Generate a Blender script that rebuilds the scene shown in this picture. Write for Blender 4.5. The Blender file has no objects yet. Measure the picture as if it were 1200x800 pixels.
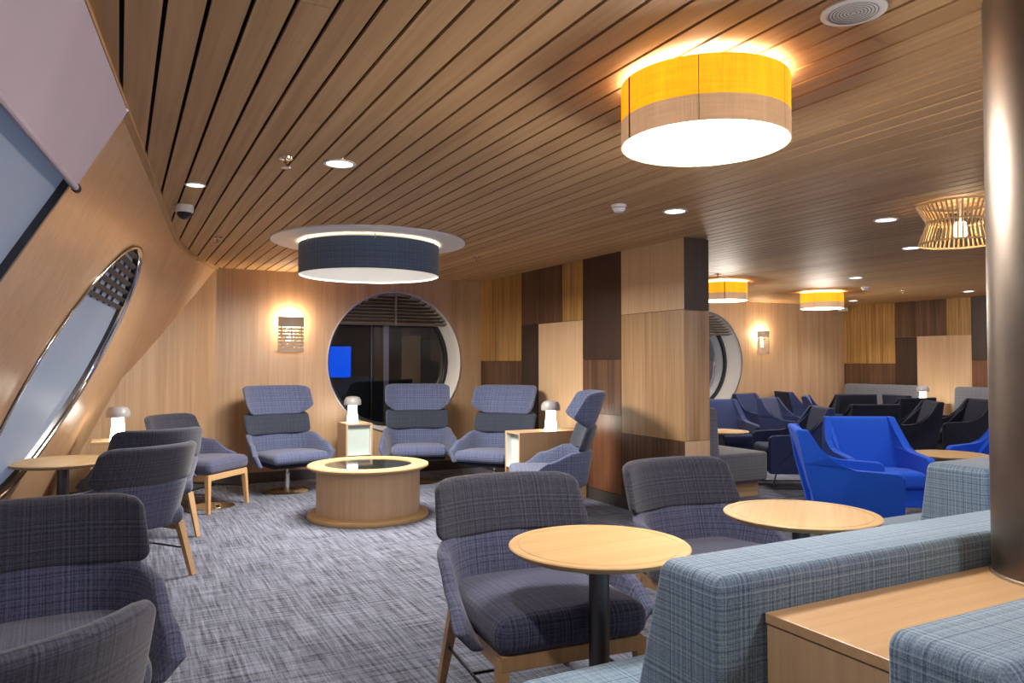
import bpy, bmesh, math, random
from mathutils import Vector, Matrix
random.seed(7)
PI = math.pi
R = math.radians
scene = bpy.context.scene
C = scene.collection

# ------------------------------------------------------------------ camera
cam_d = bpy.data.cameras.new('camera'); cam = bpy.data.objects.new('camera', cam_d); C.objects.link(cam)
cam_d.sensor_width = 36.0; cam_d.lens = 882.0/1200*36.0; cam_d.clip_start = 0.02
cam.location = (0, 0, 1.35); cam.rotation_euler = (R(91.62), 0, R(-27.57))
scene.camera = cam
# ------------------------------------------------------------------ world (evening dusk) and exposure
world = bpy.data.worlds.new('dusk'); scene.world = world; world.use_nodes = True
bg = world.node_tree.nodes['Background']; bg.inputs[0].default_value = (0.42, 0.50, 0.68, 1); bg.inputs[1].default_value = 0.45
scene.view_settings.view_transform = 'Standard'; scene.view_settings.look = 'None'
scene.view_settings.gamma = 1.0; scene.view_settings.use_curve_mapping = False
scene.view_settings.exposure = 0.95
H = 2.40            # ceiling height
WARM = (1.0, 0.78, 0.52); NEUT = (1.0, 0.92, 0.82)
DOWN_W = 42.0       # downlight power

# ------------------------------------------------------------------ materials
MATS = {}
def newmat(name):
    m = bpy.data.materials.new(name); m.use_nodes = True; MATS[name] = m
    return m, m.node_tree, m.node_tree.nodes['Principled BSDF']
def simple(name, col, rough=0.5, metal=0.0, emit=None, es=0.0, noise=0.0, nscale=30):
    m, t, p = newmat(name)
    p.inputs['Base Color'].default_value = (*col, 1); p.inputs['Roughness'].default_value = rough; p.inputs['Metallic'].default_value = metal
    if emit: p.inputs['Emission Color'].default_value = (*emit, 1); p.inputs['Emission Strength'].default_value = es
    if noise:
        n = t.nodes.new('ShaderNodeTexNoise'); n.inputs['Scale'].default_value = nscale; n.inputs['Detail'].default_value = 4
        c = t.nodes.new('ShaderNodeTexCoord'); t.links.new(c.outputs['Object'], n.inputs['Vector'])
        r = t.nodes.new('ShaderNodeValToRGB')
        r.color_ramp.elements[0].position = 0.3; r.color_ramp.elements[1].position = 0.7
        r.color_ramp.elements[0].color = (*[max(0, x*(1-noise)) for x in col], 1); r.color_ramp.elements[1].color = (*[min(1, x*(1+noise)) for x in col], 1)
        t.links.new(n.outputs['Fac'], r.inputs['Fac']); t.links.new(r.outputs['Color'], p.inputs['Base Color'])
    return m
def math_node(t, op, a, b=None):
    n = t.nodes.new('ShaderNodeMath'); n.operation = op
    for i, v in enumerate((a, b)):
        if v is None: continue
        if hasattr(v, 'links'): t.links.new(v, n.inputs[i])
        else: n.inputs[i].default_value = v
    return n.outputs[0]
def wood(name, c1, c2, axis='Z', rough=0.42, scale=1.0, band=0.35, tint=0.0, contrast=1.0):
    """straight-grained veneer; grain runs along axis (object space)"""
    m, t, p = newmat(name)
    tc = t.nodes.new('ShaderNodeTexCoord'); oi = t.nodes.new('ShaderNodeObjectInfo')
    mp = t.nodes.new('ShaderNodeMapping')
    s = [38*scale]*3; s['XYZ'.index(axis)] = 0.9*scale; mp.inputs['Scale'].default_value = s
    off = t.nodes.new('ShaderNodeVectorMath'); off.operation = 'ADD'
    sc = math_node(t, 'MULTIPLY', oi.outputs['Random'], 37.0); cb = t.nodes.new('ShaderNodeCombineXYZ')
    for i in range(3): t.links.new(sc, cb.inputs[i])
    t.links.new(tc.outputs['Object'], off.inputs[0]); t.links.new(cb.outputs[0], off.inputs[1])
    t.links.new(off.outputs[0], mp.inputs['Vector'])
    n1 = t.nodes.new('ShaderNodeTexNoise'); n1.inputs['Scale'].default_value = 1.0; n1.inputs['Detail'].default_value = 5; n1.inputs['Roughness'].default_value = 0.6
    t.links.new(mp.outputs[0], n1.inputs['Vector'])
    mp2 = t.nodes.new('ShaderNodeMapping'); s2 = [9*scale]*3; s2['XYZ'.index(axis)] = 0.35*scale; mp2.inputs['Scale'].default_value = s2
    t.links.new(off.outputs[0], mp2.inputs['Vector'])
    n2 = t.nodes.new('ShaderNodeTexNoise'); n2.inputs['Scale'].default_value = 1.0; n2.inputs['Detail'].default_value = 3
    t.links.new(mp2.outputs[0], n2.inputs['Vector'])
    mix = math_node(t, 'ADD', math_node(t, 'MULTIPLY', n1.outputs['Fac'], 1-band), math_node(t, 'MULTIPLY', n2.outputs['Fac'], band))
    if tint:
        mix = math_node(t, 'ADD', mix, math_node(t, 'MULTIPLY', math_node(t, 'SUBTRACT', oi.outputs['Random'], 0.5), tint))
    r = t.nodes.new('ShaderNodeValToRGB'); e = r.color_ramp.elements
    e[0].position = 0.5-0.22/contrast; e[1].position = 0.5+0.22/contrast; e[0].color = (*c1, 1); e[1].color = (*c2, 1)
    t.links.new(mix, r.inputs['Fac']); t.links.new(r.outputs['Color'], p.inputs['Base Color'])
    p.inputs['Roughness'].default_value = rough
    b = t.nodes.new('ShaderNodeBump'); b.inputs['Strength'].default_value = 0.08; b.inputs['Distance'].default_value = 0.002
    t.links.new(n1.outputs['Fac'], b.inputs['Height']); t.links.new(b.outputs[0], p.inputs['Normal'])
    return m
def tweed(name, dark, light, freq=150.0, rough=0.95, lo=0.40, hi=0.61, space='Object', big=1.0, axes=(0, 1, 2), sheen=0.2):
    """woven cloth: three one-dimensional thread noises crossed, plus fine fuzz"""
    m, t, p = newmat(name)
    tc = t.nodes.new('ShaderNodeTexCoord'); sep = t.nodes.new('ShaderNodeSeparateXYZ'); t.links.new(tc.outputs[space], sep.inputs[0])
    nv = t.nodes.new('ShaderNodeTexNoise'); nv.inputs['Scale'].default_value = 9; nv.inputs['Detail'].default_value = 2
    t.links.new(tc.outputs[space], nv.inputs['Vector'])
    tot = None; ns = t.nodes.new('ShaderNodeSeparateXYZ'); t.links.new(tc.outputs['Normal'], ns.inputs[0])
    for i in axes:
        n = t.nodes.new('ShaderNodeTexNoise'); n.noise_dimensions = '1D'; n.inputs['Detail'].default_value = 2.5; n.inputs['Roughness'].default_value = 0.75
        n.inputs['Scale'].default_value = freq
        w = math_node(t, 'ADD', sep.outputs[i], i*3.7+1.3)
        w = math_node(t, 'ADD', w, math_node(t, 'MULTIPLY', nv.outputs['Fac'], 0.006*big))
        t.links.new(w, n.inputs['W'])
        wt = math_node(t, 'SUBTRACT', 1.0, math_node(t, 'POWER', math_node(t, 'ABSOLUTE', ns.outputs[i]), 2.0))
        k = math_node(t, 'MULTIPLY', math_node(t, 'SUBTRACT', n.outputs['Fac'], 0.5), wt)
        tot = k if tot is None else math_node(t, 'ADD', tot, k)
    tot = math_node(t, 'ADD', math_node(t, 'MULTIPLY', tot, 0.62), 0.5)
    f = t.nodes.new('ShaderNodeTexNoise'); f.inputs['Scale'].default_value = freq*2.2/big; f.inputs['Detail'].default_value = 2
    t.links.new(tc.outputs[space], f.inputs['Vector'])
    tot = math_node(t, 'ADD', math_node(t, 'MULTIPLY', tot, 0.72), math_node(t, 'MULTIPLY', f.outputs['Fac'], 0.28))
    r = t.nodes.new('ShaderNodeValToRGB'); e = r.color_ramp.elements
    e[0].position = lo; e[1].position = hi; e[0].color = (*dark, 1); e[1].color = (*light, 1)
    t.links.new(tot, r.inputs['Fac']); t.links.new(r.outputs['Color'], p.inputs['Base Color'])
    p.inputs['Roughness'].default_value = rough
    p.inputs['Sheen Weight'].default_value = sheen; p.inputs['Sheen Roughness'].default_value = 0.5
    b = t.nodes.new('ShaderNodeBump'); b.inputs['Strength'].default_value = 0.25; b.inputs['Distance'].default_value = 0.002*big
    t.links.new(tot, b.inputs['Height']); t.links.new(b.outputs[0], p.inputs['Normal'])
    return m
def glass(name, tint=(0.9, 0.95, 0.95), refl=1.0):
    m, t, p = newmat(name); t.nodes.remove(p)
    o = t.nodes['Material Output']; tr = t.nodes.new('ShaderNodeBsdfTransparent'); gl = t.nodes.new('ShaderNodeBsdfGlossy')
    tr.inputs[0].default_value = (*tint, 1); gl.inputs['Roughness'].default_value = 0.02
    fr = t.nodes.new('ShaderNodeFresnel'); fr.inputs['IOR'].default_value = 1.6
    k = math_node(t, 'MINIMUM', math_node(t, 'MULTIPLY', fr.outputs[0], refl), 1.0)
    mx = t.nodes.new('ShaderNodeMixShader'); t.links.new(k, mx.inputs[0]); t.links.new(tr.outputs[0], mx.inputs[1]); t.links.new(gl.outputs[0], mx.inputs[2])
    t.links.new(mx.outputs[0], o.inputs[0])
    return m
wood('oak_wall', (0.34, 0.205, 0.11), (0.56, 0.385, 0.235), 'Z', 0.38, band=0.5)
wood('oak_hull', (0.40, 0.235, 0.125), (0.58, 0.38, 0.23), 'Z', 0.30)
wood('plank', (0.36, 0.20, 0.082), (0.57, 0.36, 0.172), 'Y', 0.58, tint=0.16)
wood('panel_gold', (0.17, 0.078, 0.016), (0.47, 0.275, 0.085), 'Z', 0.45, contrast=1.5)
wood('panel_light', (0.46, 0.30, 0.165), (0.60, 0.42, 0.255), 'Z', 0.4)
wood('panel_mid', (0.25, 0.14, 0.062), (0.47, 0.30, 0.155), 'Z', 0.38, contrast=1.3)
wood('panel_brown', (0.028, 0.012, 0.006), (0.14, 0.068, 0.034), 'Z', 0.45, contrast=1.5)
wood('panel_dark', (0.016, 0.007, 0.0045), (0.048, 0.022, 0.013), 'Z', 0.45)
wood('panel_red', (0.075, 0.027, 0.014), (0.22, 0.095, 0.05), 'Z', 0.35)
wood('oak_top', (0.40, 0.245, 0.105), (0.55, 0.365, 0.18), 'X', 0.48)
wood('oak_legs', (0.42, 0.25, 0.12), (0.58, 0.37, 0.19), 'Z', 0.45)
wood('oak_box', (0.42, 0.27, 0.15), (0.56, 0.38, 0.22), 'Z', 0.4)
wood('oak_console', (0.42, 0.25, 0.12), (0.58, 0.38, 0.21), 'X', 0.38)
wood('floor_wood', (0.20, 0.12, 0.06), (0.36, 0.23, 0.13), 'Y', 0.4)
tweed('tweed_hb', (0.026, 0.036, 0.085), (0.145, 0.175, 0.305), 120)
tweed('tweed_hb_dark', (0.011, 0.016, 0.030), (0.045, 0.060, 0.092), 130)
tweed('tweed_chair', (0.014, 0.018, 0.046), (0.10, 0.11, 0.20), 115)
tweed('tweed_chair_dark', (0.009, 0.010, 0.020), (0.055, 0.057, 0.088), 115)
tweed('tweed_bench', (0.045, 0.088, 0.16), (0.25, 0.35, 0.445), 125, lo=0.39, hi=0.63)
tweed('tweed_grey', (0.06, 0.065, 0.085), (0.20, 0.205, 0.24), 120)
tweed('cloth_navy', (0.008, 0.013, 0.055), (0.022, 0.038, 0.13), 200, sheen=0.05)
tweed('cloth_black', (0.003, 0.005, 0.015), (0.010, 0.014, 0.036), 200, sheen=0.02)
tweed('cloth_blue', (0.002, 0.05, 0.42), (0.003, 0.10, 0.66), 220, sheen=0.05)
tweed('shade_blue', (0.05, 0.08, 0.13), (0.14, 0.19, 0.27), 130)
def carpet(name, dark, light):
    m, t, p = newmat(name); tc = t.nodes.new('ShaderNodeTexCoord'); tot = None
    for sc_, w in (((58, 2.4, 1), 0.40), ((3.2, 52, 1), 0.34), ((170, 170, 1), 0.26)):
        mp = t.nodes.new('ShaderNodeMapping'); mp.inputs['Scale'].default_value = sc_; t.links.new(tc.outputs['Object'], mp.inputs['Vector'])
        n = t.nodes.new('ShaderNodeTexNoise'); n.inputs['Scale'].default_value = 1.0; n.inputs['Detail'].default_value = 3; n.inputs['Roughness'].default_value = 0.65
        t.links.new(mp.outputs[0], n.inputs['Vector']); k = math_node(t, 'MULTIPLY', n.outputs['Fac'], w)
        tot = k if tot is None else math_node(t, 'ADD', tot, k)
    r = t.nodes.new('ShaderNodeValToRGB'); e = r.color_ramp.elements
    e[0].position = 0.40; e[1].position = 0.62; e[0].color = (*dark, 1); e[1].color = (*light, 1)
    t.links.new(tot, r.inputs['Fac']); t.links.new(r.outputs['Color'], p.inputs['Base Color'])
    p.inputs['Roughness'].default_value = 0.95
    b = t.nodes.new('ShaderNodeBump'); b.inputs['Strength'].default_value = 0.5; b.inputs['Distance'].default_value = 0.006
    t.links.new(tot, b.inputs['Height']); t.links.new(b.outputs[0], p.inputs['Normal'])
carpet('carpet', (0.009, 0.011, 0.021), (0.225, 0.245, 0.335))
def frosted(name, col, dusk):
    m, t, p = newmat(name); o = t.nodes['Material Output']
    p.inputs['Base Color'].default_value = (*col, 1); p.inputs['Roughness'].default_value = 0.45
    tl = t.nodes.new('ShaderNodeBsdfTranslucent'); tl.inputs[0].default_value = (*dusk, 1)
    mx = t.nodes.new('ShaderNodeMixShader'); mx.inputs[0].default_value = 0.5
    t.links.new(p.outputs[0], mx.inputs[1]); t.links.new(tl.outputs[0], mx.inputs[2]); t.links.new(mx.outputs[0], o.inputs[0])
frosted('pane_frosted', (0.42, 0.49, 0.60), (0.70, 0.78, 0.88))
simple('white_paint', (0.78, 0.78, 0.76), 0.45)
simple('white_satin', (0.72, 0.72, 0.70), 0.35)
simple('lamp_cap', (0.36, 0.36, 0.37), 0.4)
simple('pale_glass', (0.50, 0.60, 0.56), 0.25)
simple('black', (0.012, 0.012, 0.013), 0.55)
simple('void', (0.006, 0.005, 0.004), 0.9)
simple('dark_steel', (0.10, 0.10, 0.105), 0.35, 1.0, noise=0.15, nscale=12)
simple('steel', (0.50, 0.47, 0.43), 0.35, 1.0)
simple('brushed', (0.19, 0.16, 0.138), 0.42, 1.0, noise=0.12, nscale=4)
simple('brass', (0.62, 0.50, 0.32), 0.25, 1.0)
simple('chrome', (0.75, 0.75, 0.75), 0.12, 1.0)
simple('skirting', (0.115, 0.105, 0.10), 0.35, 0.6)
simple('blind', (0.50, 0.43, 0.49), 0.8, noise=0.04, nscale=3)
simple('tbl_post', (0.13, 0.13, 0.13), 0.35, 0.9)
simple('sconce_metal', (0.42, 0.34, 0.26), 0.6)
simple('glow_white', (0.9, 0.9, 0.9), 0.5, 0, (1.0, 0.93, 0.80), 5.0)
simple('glow_rim', (0.9, 0.85, 0.7), 0.5, 0, (1.0, 0.84, 0.58), 5.0)
simple('glow_tube', (0.9, 0.85, 0.7), 0.5, 0, (1.0, 0.80, 0.50), 4.0)
simple('glow_soft', (0.9, 0.9, 0.9), 0.5, 0, (1.0, 0.95, 0.86), 1.3)
simple('glow_warm', (0.9, 0.85, 0.7), 0.5, 0, (1.0, 0.80, 0.50), 12.0)
simple('glow_down', (0.9, 0.9, 0.9), 0.4, 0, (0.92, 0.96, 1.0), 4.0)
simple('glow_lamp', (0.9, 0.9, 0.9), 0.4, 0, (1.0, 0.94, 0.82), 8.0)
simple('shade_yellow', (0.75, 0.36, 0.02), 0.8, 0, (1.0, 0.40, 0.008), 0.60)
simple('shade_beige', (0.52, 0.36, 0.22), 0.85, 0, (1.0, 0.58, 0.32), 0.22)
for nm_ in ('shade_yellow', 'shade_beige'):       # visible linen weave in the lit shade
    t_ = MATS[nm_].node_tree; p_ = t_.nodes['Principled BSDF']; e0 = p_.inputs['Emission Strength'].default_value
    tc_ = t_.nodes.new('ShaderNodeTexCoord'); tot_ = None
    for sc_ in ((260, 260, 6), (6, 6, 260), (5, 5, 1)):
        mp_ = t_.nodes.new('ShaderNodeMapping'); mp_.inputs['Scale'].default_value = sc_; t_.links.new(tc_.outputs['Object'], mp_.inputs['Vector'])
        n_ = t_.nodes.new('ShaderNodeTexNoise'); n_.inputs['Scale'].default_value = 1.0; t_.links.new(mp_.outputs[0], n_.inputs['Vector'])
        tot_ = n_.outputs['Fac'] if tot_ is None else math_node(t_, 'ADD', tot_, n_.outputs['Fac'])
    t_.links.new(math_node(t_, 'MULTIPLY', math_node(t_, 'ADD', math_node(t_, 'MULTIPLY', tot_, 0.8), -0.2), e0), p_.inputs['Emission Strength'])
simple('seam', (0.20, 0.15, 0.12), 0.8)
simple('slat_oak', (0.62, 0.42, 0.20), 0.5)
simple('night_wall', (0.018, 0.018, 0.02), 0.6, noise=0.3, nscale=3)
simple('night_panel', (0.06, 0.06, 0.058), 0.6)
simple('screen', (0.01, 0.02, 0.05), 0.2, 0, (0.004, 0.10, 1.0), 5.5)
simple('star', (1, 0.7, 0.2), 0.4, 0, (1.0, 0.55, 0.12), 25.0)
simple('ember', (1, 0.2, 0.05), 0.4, 0, (1.0, 0.16, 0.03), 3.0)
simple('louver', (0.20, 0.155, 0.12), 0.45)
simple('louver_dark', (0.045, 0.04, 0.038), 0.5)
simple('mirror_top', (0.02, 0.022, 0.02), 0.06)
glass('glass', (0.55, 0.60, 0.62), 1.6)
glass('glass_clear', (0.75, 0.80, 0.82), 0.5)
simple('night_teal', (0.10, 0.15, 0.17), 0.6, noise=0.3, nscale=2)

# ------------------------------------------------------------------ mesh helpers
def mesh_obj(name, verts, faces, mat, parent=None, smooth=False, loc=None, rot=None):
    me = bpy.data.meshes.new(name); me.from_pydata([tuple(v) for v in verts], [], faces); me.update()
    if smooth: me.polygons.foreach_set('use_smooth', [True]*len(me.polygons))
    me.materials.append(MATS[mat])
    o = bpy.data.objects.new(name, me); C.objects.link(o)
    if parent: o.parent = parent
    if loc: o.location = loc
    if rot: o.rotation_euler = rot
    return o
def bm_obj(name, bm, mat, parent=None, smooth=False, loc=None, rot=None):
    bmesh.ops.recalc_face_normals(bm, faces=bm.faces)
    me = bpy.data.meshes.new(name); bm.to_mesh(me); bm.free()
    if smooth: me.polygons.foreach_set('use_smooth', [True]*len(me.polygons))
    me.materials.append(MATS[mat])
    o = bpy.data.objects.new(name, me); C.objects.link(o)
    if parent: o.parent = parent
    if loc: o.location = loc
    if rot: o.rotation_euler = rot
    return o
def tag(o, label, cat, group=None):
    o['label'] = label; o['category'] = cat
    if group: o['group'] = group
    return o
def thing(name, label, cat, loc=(0, 0, 0), rz=0.0, group=None):
    o = bpy.data.objects.new(name, None); C.objects.link(o); o.empty_display_size = 0.1
    o.location = loc; o.rotation_euler = (0, 0, rz); tag(o, label, cat, group)
    return o
def struct(o):
    o['kind'] = 'structure'; return o
def dup(root, loc, rz, label=None, group=None):
    r = root.copy(); C.objects.link(r); r.location = loc; r.rotation_euler = (0, 0, rz)
    if label: r['label'] = label
    if group: r['group'] = group
    for ch in list(root.children):
        c = ch.copy(); C.objects.link(c); c.parent = r
        for g in ch.children:
            d = g.copy(); C.objects.link(d); d.parent = c
    return r
def box_data(x0, x1, y0, y1, z0, z1):
    v = [(x0, y0, z0), (x1, y0, z0), (x1, y1, z0), (x0, y1, z0), (x0, y0, z1), (x1, y0, z1), (x1, y1, z1), (x0, y1, z1)]
    f = [(0, 3, 2, 1), (4, 5, 6, 7), (0, 1, 5, 4), (1, 2, 6, 5), (2, 3, 7, 6), (3, 0, 4, 7)]
    return v, f
def box(name, b, mat, parent=None, bevel=0.0):
    v, f = box_data(*b)
    if not bevel: return mesh_obj(name, v, f, mat, parent)
    bm = bmesh.new(); vs = [bm.verts.new(p) for p in v]
    for q in f: bm.faces.new([vs[i] for i in q])
    bmesh.ops.bevel(bm, geom=list(bm.edges), offset=bevel, segments=2, profile=0.5, affect='EDGES')
    return bm_obj(name, bm, mat, parent)
def rbox(name, w, d, h, r, mat, parent=None, n=(2, 2, 2), deform=None, seg=2):
    """rounded box centred on 0, then deformed point by point"""
    def axis(L, k):
        i = L/2-r; a = [i+r*math.tan(R(45)*(seg-s)/seg) for s in range(seg)]
        inner = [-i+2*i*j/k for j in range(k+1)]
        return [-x for x in a]+inner+a[::-1]
    ax = [axis(w, n[0]), axis(d, n[1]), axis(h, n[2])]; N = [len(a)-1 for a in ax]
    inn = (w/2-r, d/2-r, h/2-r)
    idx = {}; V = []; F = []
    def vert(i, j, k):
        key = (i, j, k)
        if key not in idx:
            p = Vector((ax[0][i], ax[1][j], ax[2][k])); q = Vector([max(-inn[m], min(inn[m], p[m])) for m in range(3)])
            e = p-q
            if e.length > 1e-9: p = q+e.normalized()*r
            idx[key] = len(V); V.append(deform(*p) if deform else tuple(p))
        return idx[key]
    for (u, v_, wx) in ((0, 1, 2), (1, 2, 0), (2, 0, 1)):
        for a in range(N[u]):
            for b in range(N[v_]):
                for side in (0, 1):
                    q = []
                    for (da, db) in ((0, 0), (1, 0), (1, 1), (0, 1)):
                        ijk = [0, 0, 0]; ijk[u] = a+da; ijk[v_] = b+db; ijk[wx] = N[wx] if side else 0
                        q.append(vert(*ijk))
                    F.append(q if side else q[::-1])
    return mesh_obj(name, V, F, mat, parent, True)
def lathe(name, prof, mat, parent=None, seg=40, smooth=True, loc=None, arc=None):
    V = []; F = []; n = len(prof)
    a0, a1 = arc if arc else (0, 2*PI); m = seg if not arc else seg+1
    for s in range(m):
        a = a0+(a1-a0)*s/seg
        for (r, z) in prof: V.append((r*math.cos(a), r*math.sin(a), z))
    for s in range(seg):
        t = (s+1) % m
        for i in range(n-1): F.append((s*n+i, t*n+i, t*n+i+1, s*n+i+1))
    bm = bmesh.new(); vs = [bm.verts.new(p) for p in V]
    for q in F: bm.faces.new([vs[i] for i in q])
    bmesh.ops.remove_doubles(bm, verts=bm.verts, dist=1e-5)
    o = bm_obj(name, bm, mat, parent, smooth, loc)
    if smooth: sharp(o)
    return o
def sharp(o, ang=35):
    me = o.data; bm = bmesh.new(); bm.from_mesh(me)
    for e in bm.edges:
        if len(e.link_faces) == 2 and e.calc_face_angle(0) > R(ang): e.smooth = False
    bm.to_mesh(me); bm.free()
def bar(name, p, q, r0, r1, mat, parent=None, seg=8, square=False):
    p = Vector(p); q = Vector(q); d = (q-p).normalized()
    a = d.cross(Vector((0, 1, 0.01)) if abs(d.z) > 0.6 else Vector((0, 0, 1))).normalized(); b = d.cross(a)
    if square: seg = 4
    V = []
    for (c, r) in ((p, r0), (q, r1)):
        for s in range(seg):
            t = 2*PI*(s+(0.5 if square else 0))/seg; V.append(c+(a*math.cos(t)+b*math.sin(t))*r)
    F = [(s, (s+1) % seg, seg+(s+1) % seg, seg+s) for s in range(seg)]+[tuple(range(seg))[::-1], tuple(range(seg, 2*seg))]
    o = mesh_obj(name, V, F, mat, parent, not square)
    if not square: sharp(o)
    return o
def tube(name, pts, r, mat, parent=None, seg=6):
    V = []; F = []; pts = [Vector(p) for p in pts]; n = len(pts)
    for i, p in enumerate(pts):
        d = (pts[min(i+1, n-1)]-pts[max(i-1, 0)]).normalized()
        a = d.cross(Vector((0.31, 0.2, 0.93))).normalized(); b = d.cross(a)
        for s in range(seg):
            t = 2*PI*s/seg; V.append(p+(a*math.cos(t)+b*math.sin(t))*r)
    for i in range(n-1):
        for s in range(seg): F.append((i*seg+s, i*seg+(s+1) % seg, (i+1)*seg+(s+1) % seg, (i+1)*seg+s))
    F += [tuple(range(seg))[::-1], tuple(range((n-1)*seg, n*seg))]
    return mesh_obj(name, V, F, mat, parent, True)
def extrude_profile(name, prof, axis, a, b, mat, parent=None, bevel=0.0, seg=2):
    """closed 2-D profile swept along an axis ('X': profile is (y,z); 'Y': profile is (x,z); 'Z': profile is (x,y))"""
    bm = bmesh.new()
    def P(u, v, w): return {'X': (w, u, v), 'Y': (u, w, v), 'Z': (u, v, w)}[axis]
    A = [bm.verts.new(P(u, v, a)) for u, v in prof]; B = [bm.verts.new(P(u, v, b)) for u, v in prof]
    n = len(prof)
    bm.faces.new(A); bm.faces.new(B[::-1])
    for i in range(n): bm.faces.new((A[i], A[(i+1) % n], B[(i+1) % n], B[i]))
    if bevel: bmesh.ops.bevel(bm, geom=list(bm.edges), offset=bevel, segments=seg, profile=0.5, affect='EDGES', clamp_overlap=True)
    return bm_obj(name, bm, mat, parent)
def plate(name, outer, holes, to3d, mat, parent=None, back=None):
    """flat wall with holes; outer and holes are 2-D loops; to3d maps (u,v) to a point"""
    bm = bmesh.new(); E = []
    for loop in [outer]+holes:
        vs = [bm.verts.new(to3d(u, v)) for u, v in loop]
        for i in range(len(vs)): E.append(bm.edges.new((vs[i], vs[(i+1) % len(vs)])))
    bmesh.ops.triangle_fill(bm, use_beauty=True, use_dissolve=False, edges=E)
    return bm_obj(name, bm, mat, parent)
def circle(cx, cy, r, n=72): return [(cx+r*math.cos(2*PI*i/n), cy+r*math.sin(2*PI*i/n)) for i in range(n)]
def point_light(name, loc, power, color, radius=0.05, parent=None):
    l = bpy.data.lights.new(name, 'POINT'); l.energy = power; l.color = color; l.shadow_soft_size = radius
    o = bpy.data.objects.new(name, l); C.objects.link(o); o.location = loc
    if parent: o.parent = parent
    return o

# ------------------------------------------------------------------ shell of the room
XR = 12.0; YB = 8.86; YR = 9.58; YN = -3.2; XP0, XP1 = 4.17, 4.44; YP = 4.886
def xedge(y):        # ceiling edge against the raked hull wall
    if y <= 6.87: return 0.021+0.1177*(y-3.625)
    pts = [(6.87, 0.403), (7.30, 0.475), (7.72, 0.564), (8.30, 0.735), (8.86, 0.945)]
    for (a, b), (c, d) in zip(pts, pts[1:]):
        if y <= c: return b+(d-b)*(y-a)/(c-a)
    return 0.945
# floor
floor = struct(mesh_obj('floor', [(-2.6, YN, 0), (XR, YN, 0), (XR, YR, 0), (-2.6, YR, 0)], [(0, 1, 2, 3)], 'carpet'))
wf = box('wood_floor_strip', (9.2, XR, 3.0, YR-0.01, 0.0, 0.006), 'floor_wood', floor)
box('edge_strip', (9.16, 9.2, 3.0, YR-0.01, 0.0, 0.008), 'steel', floor)
box('edge_strip', (5.9, 9.16, 5.42, 5.45, 0.0, 0.006), 'steel', floor)
# ceiling: dark void above, planks with open joints below
ceil = struct(mesh_obj('ceiling', [(-1.2, YN, H+0.06), (-1.2, YR, H+0.06), (XR, YR, H+0.06), (XR, YN, H+0.06)], [(0, 1, 2, 3)], 'void'))
PITCH = 0.113
def plank(x0, x1, ya, yb, cut):
    if cut:
        e = []
        for x in (x0, x1):           # y at which the hull edge meets this x
            lo, hi = YN, YB
            for _ in range(40):
                m = (lo+hi)/2
                if xedge(m) < x: lo = m
                else: hi = m
            e.append(lo)
        ya0, ya1 = ya, ya; yb0, yb1 = min(yb, e[0]), min(yb, e[1])
    else: ya0 = ya1 = ya; yb0 = yb1 = yb
    if yb0 <= ya0+0.02 and yb1 <= ya1+0.02: return
    yb0 = max(yb0, ya0+0.01)
    cx = (x0+x1)/2; a = x0-cx; b = x1-cx
    v = [(a, ya0, 0), (b, ya1, 0), (b, yb1, 0), (a, yb0, 0), (a, ya0, 0.014), (b, ya1, 0.014), (b, yb1, 0.014), (a, yb0, 0.014)]
    f = [(0, 3, 2, 1), (4, 5, 6, 7), (0, 1, 5, 4), (1, 2, 6, 5), (2, 3, 7, 6), (3, 0, 4, 7)]
    o = mesh_obj('ceiling_plank', v, f, 'plank', ceil); o.location = (cx, 0, H)
k = 0; x = 0.107-0.113*9+0.007
while x < XR-0.02:
    x1 = min(x+PITCH-0.014, XR); yend = YB if x < XP0 else YR
    js = random.choice([[1.6, 5.9], [0.6], [2.9], [4.4], [-0.5, 6.8], [3.7]]) if k % 2 else random.choice([[2.2], [5.2], [1.1], [3.3]])
    js = [j for j in js if j < yend-0.3][:2]
    seq = [YN]+(js[:1] if x > 0.42 else [])+[yend]
    for a, b in zip(seq, seq[1:]): plank(x, x1, a+0.0008, b-0.0008, x < 0.96)
    x += PITCH; k += 1
# edge trim of the ceiling along the hull
V = []; F = []
ys = [YN+(6.87-YN)*i/10 for i in range(10)]+[6.87, 7.1, 7.3, 7.5, 7.72, 8.0, 8.3, 8.6, 8.84]
for y in ys:
    e = xedge(y); V += [(e-0.012, y, H-0.020), (e+0.022, y, H-0.020), (e+0.022, y, H+0.02), (e-0.012, y, H+0.02)]
for i in range(len(ys)-1):
    for j in range(4): F.append((4*i+j, 4*i+(j+1) % 4, 4*i+4+(j+1) % 4, 4*i+4+j))
struct(mesh_obj('trim_1', V, F, 'plank'))

# raked hull wall: plane through the ceiling edge, leaning out 25 degrees going down
HA = Vector((0.021, 3.625, H)); HD = Vector((0.117, 0.9931, 0)).normalized(); T = R(25)
PERP = Vector((HD.y, -HD.x, 0)); DN = Vector((0, 0, -1))*math.cos(T)-PERP*math.sin(T); HN = DN.cross(HD); HN.normalize()
if HN.x < 0: HN = -HN        # into the room
def hull(u, v, off=0.0): return HA+HD*u+DN*v+HN*off
VF = H/math.cos(T)
WANG = R(22); WD = Vector((-math.cos(WANG), -math.sin(WANG), 0)); WN = Vector((WD.y, -WD.x, 0)); WC = Vector((0.945, YB, 0))
def hull_on_wall(v):    # u where the hull plane meets the angled wall at slope distance v
    p = hull(0, v); return (WC-p).dot(WN)/HD.dot(WN)
u_c = (6.87-3.625)/HD.y
v_s = 1.32              # above this the surface bends round to the corner
outer = [((YN-3.625)/HD.y, 0), (u_c, 0)]+[(hull_on_wall(v), v) for v in (v_s, 1.6, 1.9, 2.2, VF)]+[((YN-3.625)/HD.y, VF)]
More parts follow.
